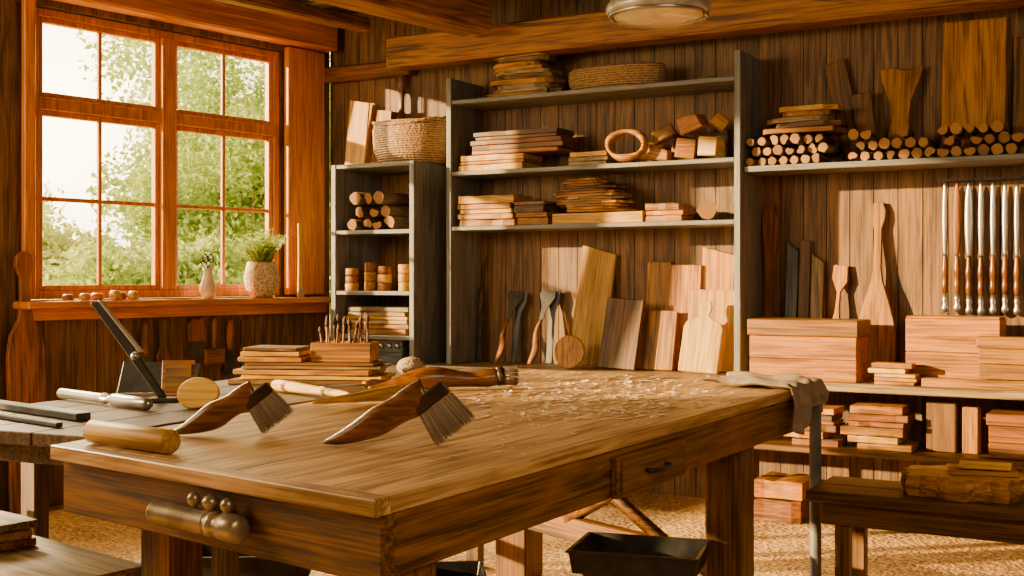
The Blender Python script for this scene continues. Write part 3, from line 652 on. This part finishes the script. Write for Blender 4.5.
box(b,x0+L_*.2,x0+L_*.28,y,-.018,-.012,.012); box(b,x0+L_*.75,x0+L_*.8,y,-.018,-.012,.012)
vi=mk('vise',b,flat('worn_brass','#b8a586','#8a795c',.32,.6,14,0),vm,parent=wbn,label='knurled brass vise screw with round end')
for i,xx in enumerate((.45,.64,.83)):
    b=NB(); r=.014+.003*(i==1); lathe(b,[(r*.4,.0),(r*.5,.006),(r,.016),(r*1.05,.025),(r*.7,.033),(.003,.037)],14); mk('knob',b,MC['worn_brass'],TR(x0+L_*xx,y+.004,.022),parent=vi)
# ---------------------------------------------------------------- side bench
dA=(D-A).normalized(); angA=math.atan2(dA.y,dA.x)
Ms=TR(A.x,A.y,0)@RZ(angA)
sb=root('side_bench','long dark plank bench beside the main workbench','bench',Ms)
bm=NB(); y=.03
for wdt in (.19,.2,.18,.19): box(bm,.15,2.62,y+.002,y+wdt-.002,TZ-.035,TZ,rv=U(.05,1)); y+=wdt
mk('benchtop',bm,W('side','X'),parent=sb,bev=.003)
sbox('apron',.2,2.6,.05,.07,TZ-.09,TZ-.036,W('side','X'),parent=sb); sbox('apron',.2,.225,.072,.75,TZ-.09,TZ-.036,W('side','X'),parent=sb)
for (x,y) in ((.8,.11),(.62,.70),(2.5,.11),(2.5,.70)): sbox('leg',x-.03,x+.03,y-.03,y+.03,0,TZ-.036,W('side','Z'),parent=sb)
sbox('stretcher',.6,2.5,.55,.6,.25,.31,W('side','X'),parent=sb)
def bar(p,q,w,h,label):
    d=q-p; L=math.hypot(d.x,d.y); b=NB(); box(b,0,L,-w/2,w/2,0,h); mk('metal_bar',b,DSTEEL(),TR(p.x,p.y,TZ+.001)@RZ(math.atan2(d.y,d.x)),label=label,cat='metal bar',bev=.003)
bar(T(-30,404),T(84,421),.045,.022,'long dark steel bar lying on the side bench')
bar(T(-30,414),T(60,428),.02,.014,'thin dark steel rod lying on the side bench')
# ---------------------------------------------------------------- brushes on the workbench
FER=flat('ferrule','#54422f','#3a2c20',.35,.6,12,0)
def brush(M,label,s=1.,key='handle',bulb=1.):
    rt=root('brush',label,'brush',M@Matrix.Scale(s,4))
    b=NB(); sweep(b,*smoothpath([(0,0,.006),(.03,0,.014),(.065,0,.028),(.10,0,.046),(.135,0,.066),(.165,0,.083),(.19,0,.094)],
        [(.003,.006),(.012,.015),(.020*bulb,.021),(.027*bulb,.023),(.026,.021),(.030,.019),(.033,.015)],4),20); mk('handle',b,W(key,'X'),parent=rt)
    d=Vector((.60,0,-.80)).normalized(); w=Vector((-d.z,0,d.x)); Fc=Vector((.197,0,.090)); yv=Vector((0,1,0))
    if w.z<0: w=-w
    b=NB()
    def slab(c,h0,h1,l0,l1,t0,t1,mi=0,rv=0):
        vs=[c+w*sx*h0+yv*sy*t0+d*l0 for sx,sy in ((-1,-1),(1,-1),(1,1),(-1,1))]+[c+w*sx*h1+yv*sy*t1+d*l1 for sx,sy in ((-1,-1),(1,-1),(1,1),(-1,1))]
        raw(b,vs,BF,None,mi,rv)
    slab(Fc,.034,.035,-.014,.014,.017,.016); mk('ferrule',b,FER,parent=rt,bev=.003)
    b=NB(); slab(Fc,.033,.038,.0145,.058,.0125,.012,rv=.35)
    for i in range(150):
        for j in range(5):
            x=-.034+.068*i/149; yy=-.0135+.027*j/4; c=Fc+w*x+yv*yy+d*.015; L=U(.064,.080); e=Fc+w*(x*1.24+U(-.0015,.0015))+yv*(yy*1.15+U(-.001,.001))+d*L
            if e.z<.001: e.z=.001
            s_=.00055; raw(b,[c-w*s_,c+w*s_,c+yv*s_*1.5,e-w*s_*.6,e+w*s_*.6,e+yv*s_],[(0,1,4,3),(1,2,5,4),(2,0,3,5),(3,4,5)],rv=U(.05,1))
    mk('bristles',b,bristle_mat(),parent=rt)
p=T(324,446); brush(TR(p.x,p.y,TZ+.0005)@RZ(-.08),'dark wooden brush resting on its splayed bristles',1.3)
p=T(170,436); brush(TR(p.x,p.y,TZ+.0005)@RZ(.05),'brown handled brush with short grey bristles',1.12,'handle',1.15)
p=T(402,391)
rt=root('brush','thick turned handle brush lying on workbench','brush',TR(p.x,p.y,TZ+.041)@RZ(.2))
b=NB(); sweep(b,*smoothpath([(-.12,0,-.030),(-.06,0,-.022),(0,0,-.01),(.06,0,.0),(.13,0,.004),(.19,0,.0),(.25,0,-.004),(.3,0,-.0),(.34,0,.004)],[.006,.014,.027,.038,.039,.031,.027,.033,.031],3),18); mk('handle',b,W('handle','X'),parent=rt)
b=NB(); sweep(b,[(.341,0,.004),(.365,0,.006)],[.034,.034],16); mk('ferrule',b,FER,parent=rt)
b=NB(); sweep(b,[(.3655,0,.006),(.40,0,.006)],[.031,.032],14)
for i in range(260):
    a=U(0,6.28); r=.033*math.sqrt(R()); c=Vector((.366,r*math.cos(a),.006+r*math.sin(a))); e=c+Vector((.05,(c.y)*.12,(c.z)*.1)); e.z=max(e.z,-.038)
    raw(b,[c+Vector((0,-.0016,0)),c+Vector((0,.0016,0)),c+Vector((0,0,.002)),e+Vector((0,-.0012,0)),e+Vector((0,.0012,0)),e+Vector((0,0,.0015))],[(0,1,4,3),(1,2,5,4),(2,0,3,5),(3,4,5)],rv=U(.05,1))
mk('bristles',b,bristle_mat(),parent=rt)
p=T(92,443);q=T(172,455)
d=q-p; L=d.length; b=NB(); lathe(b,[(.022,0),(.028,.005),(.028,L-.006),(.024,L)],24,RY(math.pi/2)); 
mk('wooden_roller',b,W('light','X'),TR(p.x,p.y,TZ+.029)@RZ(math.atan2(d.y,d.x)),label='plain pale wooden roller lying near bench edge',cat='roller')
def stick(p,q,r0,r1,key,label,name='stick',cat='stick'):
    d=q-p; L=math.hypot(d.x,d.y); b=NB(); sweep(b,*smoothpath([(0,0,0),(L*.1,0,0),(L*.5,0,0),(L*.9,0,0),(L,0,0)],[(r0*.6,r0*.6),(r0,r0*1.3),((r0+r1)/2,(r0+r1)*.7),(r1,r1*1.2),(r1*.5,r1*.5)],2),10)
    mk(name,b,W(key,'X'),TR(p.x,p.y,TZ+max(r0,r1)*1.05+.001)@RZ(math.atan2(d.y,d.x)),label=label,cat=cat)
def smallchisel(p,q,label,key='orange'):
    d=q-p; L=math.hypot(d.x,d.y); rt=root('chisel',label,'chisel',TR(p.x,p.y,TZ+.02)@RZ(math.atan2(d.y,d.x)))
    b=NB(); sweep(b,*smoothpath([(0,0,0),(.01,0,0),(L*.15,0,0),(L*.3,0,0),(L*.42,0,0)],[.008,.017,.014,.018,.011],3),12); mk('handle',b,W(key,'X'),parent=rt)
    b=NB(); box(b,L*.42,L,-.012,.012,-.004,.003); mk('blade',b,STEEL(),parent=rt,bev=.001)
stick(T(274,391),T(350,402),.021,.011,'pale','pale carved stick lying on workbench')
stick(T(313,412),T(404,400),.008,.026,'light','tapered pale wooden stick on workbench')
smallchisel(T(392,388),T(322,393),'small chisel with orange wooden handle')
bm=NB(); prism(bm,[(.065*math.cos(a*math.pi/10)*(1.15 if math.cos(a*math.pi/10)>0 else .9)+.06,.05+.052*math.sin(a*math.pi/10)) for a in range(20)],-.008,.008); p=T(192,411)
mk('scraper_plate',bm,W('light','X'),TR(p.x-.07,p.y+.06,TZ+.002)@RZ(-.1)@RX(-.5),label='rounded pale wooden scraper plate propped up',cat='scraper',bev=.003)
p=T(60,399);q=T(150,411)
rt=root('chisel','steel chisel with ringed metal handle','chisel',TR(p.x,p.y,TZ+.020)@RZ(math.atan2((q-p).y,(q-p).x))); L=(q-p).length
b=NB(); sweep(b,[(0,0,0),(.01,0,0),(L*.5,0,0),(L*.52,0,0),(L*.55,0,0),(L*.6,0,0),(L*.62,0,0),(L*.97,0,0),(L,0,0)],[.012,.017,.015,.019,.011,.011,.019,.019,.011],14); mk('handle',b,STEEL(),parent=rt)
p=T(162,402)
rt=root('lever_tool','black steel lever clamp standing on bench','clamp',TR(p.x,p.y,TZ+.001)@RZ(.1))
b=NB(); box(b,-.04,.05,-.03,.03,0,.014); mk('base',b,BLACK(),parent=rt,bev=.003)
b=NB(); prism(b,[(-.014,.0145),(.016,.0145),(-.185,.325),(-.225,.32)],-.010,.010); mk('arm',b,BLACK(),parent=rt,bev=.004)
b=NB(); prism(b,[(-.07,.16),(-.05,.16),(-.185,.328),(-.198,.328)],-.018,-.0105); mk('slide',b,STEEL(),parent=rt,bev=.002)
b=NB(); lathe(b,[(.012,0),(.014,.01),(.008,.02)],12,TR(-.08,-.0185,.15)@RX(math.pi/2)); mk('knob',b,STEEL(),parent=rt)
pq=T(112,395)
bm=NB(); prism(bm,[(0,0),(.26,0),(.28,.10),(.02,.11)],-.005,.005); mk('metal_plate',bm,DSTEEL(),TR(pq.x,pq.y+.05,TZ+.002)@RZ(.15)@RX(-.2),label='grey steel plate propped on the bench',cat='plate',bev=.002)
pl=T(176,396)
chp=root('picture_frame','small brown wooden framed panel','frame',TR(pl.x-.05,pl.y,TZ+.001)@RZ(.1)@RX(-.2))
b=NB(); box(b,0,.11,-.005,.005,0,.12); mk('frame_board',b,W('red','X'),parent=chp,bev=.002)
b=NB(); box(b,.012,.098,-.007,-.0055,.012,.108); mk('panel',b,W('dark','X'),parent=chp)
p=T(312,384)
Mst=TR(p.x,p.y+.06,TZ)@RZ(-.12)
z=.001; gl='flat boards stacked on the side bench'; topz=0
for i,(xa,xb,h,dp,k) in enumerate(((-.30,.27,.018,.25,'dark'),(-.25,.29,.016,.24,'light'),(-.28,.25,.02,.24,'mid'),(-.25,.28,.012,.22,'old'),(-.24,.25,.012,.21,'red'),(-.27,-.02,.02,.2,'mid'),(-.26,-.03,.018,.19,'light'),(-.25,-.04,.014,.18,'dark'))):
    b=rough_board(xb-xa,dp,h,.015); mk('board',b,W(k,'X'),Mst@TR((xa+xb)/2,0,z)@RZ(U(-.05,.05)),label='flat worn wooden board in a stack',cat='board',group=gl,bev=.003); z+=h+.001
    if i==4: topz=z
bx_=root('brush_box','small orange wooden box holding paint brushes','box',Mst@TR(.12,0,topz))
b=NB(); w,dp,h=.23,.14,.072
box(b,-w/2,w/2,-dp/2,-dp/2+.01,0,h,rv=.5);box(b,-w/2,w/2,dp/2-.01,dp/2,0,h,rv=.5);box(b,-w/2,-w/2+.01,-dp/2+.0105,dp/2-.0105,0,h,rv=.4);box(b,w/2-.01,w/2,-dp/2+.0105,dp/2-.0105,0,h,rv=.4);box(b,-w/2+.0105,w/2-.0105,-dp/2+.0105,dp/2-.0105,0,.008)
mk('body',b,W('orange','X'),parent=bx_,bev=.002)
for i in range(17):
    x=-.088+i*.011; yy=U(-.045,.045); l=U(.12,.18); r=root('paint_brush','slim paint brush standing in wooden box','brush',Mst@TR(.12+x,yy,topz+.009)@RY(U(-.15,.15)+x*.9)@RX(U(-.12,.12)),group='paint brushes standing in the wooden box')
    b=NB(); sweep(b,[(0,0,0),(0,0,l*.4),(0,0,l*.8)],[.003,.005,.004],6); mk('handle',b,W(random.choice(['orange','dark','mid','red']),'Z'),parent=r)
    b=NB(); sweep(b,[(0,0,l*.8),(0,0,l*.9),(0,0,l)],[.006,.008,.002],6); mk('bristles',b,flat('brush_hair','#6a4a2c','#34261a',.8,0,50,0),parent=r)
p=T(411,377); b=NB(); bmesh.ops.create_uvsphere(b,u_segments=24,v_segments=14,radius=.058)
for v in b.verts: v.co.z*=.7
for f_ in b.faces: f_.smooth=True
mk('twine_ball',b,flat('twine','#c4aa80','#7a6444',.8,0,110,.9),TR(p.x,p.y,TZ+.041),label='flattened ball of grey brown twine',cat='twine')
# cloth on the corner
b=NB(); nu,nv=48,44; vs=[]
Cc=C+(B-C).normalized()*.42
for j in range(nv+1):
    f=j/nv; s=-.34+f*.485
    for i in range(nu+1):
        g_=i/nu; x=g_*.40+.02*math.sin(5*f)+.012*math.sin(9*f+g_*4)
        fold=.5+.5*math.sin(g_*21+2.2*math.sin(f*4)); fold2=.5+.5*math.sin(g_*33+f*7+1); 
        edge=.012
        if s<=edge: pos=Cc+dirL*x+nL*(s+.012*math.sin(g_*11)); z=TZ+.004+.016*fold*fold+.005*fold2+ .010*(.5+.5*math.sin(f*17+g_*6))*(1 if s<-.03 else .5)
        else:
            dn=(s-edge); q=min(1,dn/.05); pos=Cc+dirL*(x*(1-.12*min(1,dn/.13))+.01*min(1,dn/.13))+nL*(edge+.010+q*(.026*fold+.006*fold2)); z=TZ+.010*(1-q)+.008*fold*(1-q)-dn*(.8+.35*math.sin(g_*5+.6))
        vs.append((pos.x,pos.y,z))
raw(b,vs,[(j*(nu+1)+i,j*(nu+1)+i+1,(j+1)*(nu+1)+i+1,(j+1)*(nu+1)+i) for j in range(nv) for i in range(nu)],None,0,0,True)
cl=mk('cloth',b,flat('rag','#94826a','#786850',.9,0,20,.15),None,label='crumpled grey brown rag draped over bench corner',cat='cloth')
m=cl.modifiers.new('s','SOLIDIFY'); m.thickness=.003; m.offset=1
# shavings
b=NB()
def curl(p,s,b,flatk):
    n=4; tot=U(.15,.5) if flatk else U(.9,2.4); Mx=TR(p.x,p.y,p.z+.0012)@RZ(U(0,6.28))@RX(U(-.08,.08)); rr=s/tot; wd=s*U(.4,.9); vs=[]; a0=-tot/2
    for i in range(n+1):
        a=a0+tot*i/n; w=wd*(1 if 0<i<n else .55); vs+= [(rr*math.sin(a),-w/2,rr*(1-math.cos(a))+.0005),(rr*math.sin(a),w/2,rr*(1-math.cos(a))+.0005)]
    raw(b,vs,[(2*i,2*i+1,2*i+3,2*i+2) for i in range(n)],Mx,0,0,True)
k=0
while k<820:
    r_=R()
    if r_<.6: u,v=random.gauss(615,66),random.gauss(391,11)
    elif r_<.88: u,v=U(470,740),U(378,428)
    else: u,v=U(440,690),U(380,458)
    if v<372: continue
    p=T(u,v)
    def side(a,c): return (c.x-a.x)*(p.y-a.y)-(c.y-a.y)*(p.x-a.x)
    if min(side(B,C),side(C,D),side(D,A),side(A,B))<.06: continue
    if (p-C).length<.54: continue
    curl(p,U(.012,.036)*(1 if v<420 else .6),b,R()<.75); k+=1
mk('wood_shavings',b,flat('shaving','#ffeac0','#e8c990',.7,0,30,0,.2),None,label='pale curled wood shavings scattered across workbench',cat='wood shavings',kind='stuff')
# ---------------------------------------------------------------- right bench
p=T(805,490,.5); Mr=TR(p.x,p.y,0)@RZ(angB)
rb=root('bench','low dark wooden bench with square legs','bench',Mr)
b=NB(); box(b,0,1.2,0,.17,.46,.5,rv=.3); box(b,0,1.2,.174,.36,.46,.5,rv=.7); mk('seat',b,W('dark','X'),parent=rb,bev=.006)
sbox('apron',.05,1.15,.03,.05,.38,.459,W('dark','X'),parent=rb)
for x,y in ((.12,.06),(.12,.29),(1.05,.06),(1.05,.29)): sbox('leg',x-.025,x+.025,y-.025+.0,y+.025,0,.379 if y<.1 else .459,W('dark','Z'),parent=rb)
b=NB(); n=34; vs=[]; 
prf=[1+U(-.10,.08) for _ in range(n)]
for zz,kx in ((0,1.0),(.03,1.05),(.055,1.0),(.075,1.02)):
    for i in range(n): a=2*math.pi*i/n; kk=kx*prf[i]*U(.97,1.03); vs.append((.19*kk*math.copysign(abs(math.cos(a))**.75,math.cos(a)),.14*kk*math.copysign(abs(math.sin(a))**.75,math.sin(a)),zz))
bv=raw(b,vs,[(j*n+i,j*n+(i+1)%n,(j+1)*n+(i+1)%n,(j+1)*n+i) for j in range(3) for i in range(n)],None,0)
for ring in (bv[:n],bv[3*n:]): f_=b.faces.new(ring); f_.material_index=1
mk('log_slab',b,[W('mid','X'),W('light','X')],Mr@TR(.50,.18,.501),label='thick barked log slab on the low bench',cat='log slab')
b=rough_board(.22,.16,.018,.03); mk('board',b,W('mid','X'),Mr@TR(.56,.20,.578)@RZ(.25),label='small board resting on the log slab',cat='board',bev=.003)
b=rough_board(.17,.12,.012,.03); mk('board',b,W('light','X'),Mr@TR(.57,.20,.598)@RZ(.1),label='thin pale board on the log slab',cat='board',bev=.002)
K=T(150,565,.5); Mk=TR(K.x,K.y,0)@RZ(math.atan2(dS.y,dS.x))
lb=root('bench','low weathered grey wooden bench','bench',Mk)
sbox('seat',-1.1,0,-.6,0,.45,.5,W('old','X'),parent=lb,bev=.006)
for x,y in ((-.08,-.08),(-1.0,-.08),(-.08,-.52),(-1.0,-.52)): sbox('leg',x-.03,x+.03,y-.03,y+.03,0,.449,W('dark','Z'),parent=lb)
zz=.501
for i in range(3):
    h=.024; b=rough_board(.48,.26,h,.02); mk('board',b,W(['mid','light','old'][i],'X'),Mk@TR(-.68,-.2,zz)@RZ(U(-.08,.08)),label='thick board stacked on the low grey bench',cat='board',group='boards on the low grey bench',bev=.003); zz+=h+.001
def tray(x,y,z,w,d,h,rot,label):
    rt=root('tray',label,'tray',TR(x,y,z+.001)@RZ(rot)); b=NB()
    k=.93
    def fr_(z,s): return [(-w/2*s,-d/2*s,z),(w/2*s,-d/2*s,z),(w/2*s,d/2*s,z),(-w/2*s,d/2*s,z)]
    vs=fr_(0,k)+fr_(h-.008,.98)+fr_(h-.008,1.02)+fr_(h,1.02)+fr_(h,.95)+fr_(.012,k*.96)
    fs=[(0,3,2,1)]
    for r_ in range(5): fs+=[(i+4*r_,(i+1)%4+4*r_,(i+1)%4+4*r_+4,i+4*r_+4) for i in range(4)]
    fs+=[(20,21,22,23)]
    raw(b,vs,fs); mk('body',b,flat('tray_metal','#4a4a47','#363634',.35,.5,20,.0),parent=rt,bev=.002)
    return rt
def stool(x,y,zt,w,d,rot):
    rt=root('stool','very low dark wooden stand under a tray','stool',TR(x,y,0)@RZ(rot)); sbox('seat',-w/2,w/2,-d/2,d/2,zt-.025,zt,W('dark','X'),parent=rt)
    for sx in (-1,1):
        for sy in (-1,1): sbox('leg',sx*(w/2-.03)-.015,sx*(w/2-.03)+.015,sy*(d/2-.03)-.015,sy*(d/2-.03)+.015,0,zt-.026,W('dark','Z'),parent=rt)
stool(.42,3.93,.30,.34,.2,-.3); tray(.42,3.93,.30,.42,.30,.075,-.3,'black shallow open tray beneath the workbench')
stool(-.93,4.1,.26,.38,.22,.05); tray(-.93,4.1,.26,.54,.3,.07,.05,'wide black shallow tray under the benches')
stool(-.22,3.9,.24,.2,.18,.1); tray(-.22,3.9,.24,.26,.24,.06,.1,'small black tray beneath the workbench')
# ---------------------------------------------------------------- ceiling lamp
lp=root('ceiling_lamp','round metal ceiling lamp with glass lens','lamp',TR(.56,4.6,2.235))
b=NB(); lathe(b,[(.19,.02),(.2,.035),(.2,.055),(.185,.075),(.15,.16),(.08,.24),(.03,.27),(.012,.28),(.012,.783)],32); mk('lamp_shade',b,flat('lamp_metal','#c4bcac','#9d9686',.35,.3,20,.0),parent=lp)
b=NB(); lathe(b,[(.03,-.005),(.1,.0),(.165,.012),(.178,.021)],32); mk('lens',b,flat('lens','#fff6de','#eee0bf',.15,0,20,.0),parent=lp)
b=NB(); n=32; sweep(b,[(.185*math.cos(2*math.pi*i/n),.185*math.sin(2*math.pi*i/n),.018) for i in range(n+1)],.009,8); mk('rim',b,STEEL(),parent=lp)
# ---------------------------------------------------------------- lights
def lamp(name,typ,loc,tgt,energy,col,size=1.,sy=None):
    l=bpy.data.lights.new(name,typ); l.energy=energy; l.color=col
    if typ=='AREA':
        l.size=size
        if sy: l.shape='RECTANGLE'; l.size_y=sy
    o=bpy.data.objects.new(name,l); COL.objects.link(o); o.location=loc
    d=Vector(tgt)-Vector(loc); o.rotation_euler=d.to_track_quat('-Z','Y').to_euler(); return o
sd=Vector((.95,.17,-.18))
s=lamp('sun','SUN',(-8,4,4),Vector((-8,4,4))+sd,21.,(1,.66,.29)); s.data.angle=math.radians(1.0)
lamp('area_light_a','AREA',(-3.7,3.0,2.5),(.4,5.2,.9),140,(1,.70,.36),1.8,1.4)  # added fill lamp, stands in for sky light from the unseen left opening
lamp('area_light_b','AREA',(1.5,.3,2.8),(-1.6,6.6,1.1),90,(1,.75,.46),2.2,1.4)  # added fill lamp above the camera, brightens the window wall
lamp('area_light_c','AREA',(-4.9,9.6,4.2),(-.2,3.8,.85),2900,(1,.74,.40),2.0,2.0)  # added lamp outside, out of view, gives the bench top its sheen
w=bpy.data.worlds.new('World'); bpy.context.scene.world=w; w.use_nodes=True; nt=w.node_tree; L=nt.links
bg=nt.nodes['Background']; tc=nt.nodes.new('ShaderNodeTexCoord')
dp=nt.nodes.new('ShaderNodeVectorMath'); dp.operation='DOT_PRODUCT'; L.new(tc.outputs['Generated'],dp.inputs[0]); dp.inputs[1].default_value=Vector((-.40,1,.13)).normalized()
r=nt.nodes.new('ShaderNodeValToRGB'); e_=r.color_ramp.elements; e_[0].position=.0; e_[0].color=(.5,.37,.21,1); e_[1].position=1; e_[1].color=(2.6,2.1,1.2,1)
x=e_.new(.94); x.color=(1,.76,.38,1); x=e_.new(.7); x.color=(.55,.4,.22,1); x=e_.new(.992); x.color=(1.1,.9,.5,1); L.new(dp.outputs['Value'],r.inputs[0]); L.new(r.outputs[0],bg.inputs[0]); bg.inputs[1].default_value=5.6
# ---------------------------------------------------------------- camera
cd=bpy.data.cameras.new('camera'); cd.sensor_width=36; cd.lens=F/1024*36; cd.shift_y=-10/1024; cd.clip_end=200
co=bpy.data.objects.new('camera',cd); COL.objects.link(co); co.location=(0,0,H); co.rotation_euler=(math.pi/2,0,0)
bpy.context.scene.camera=co
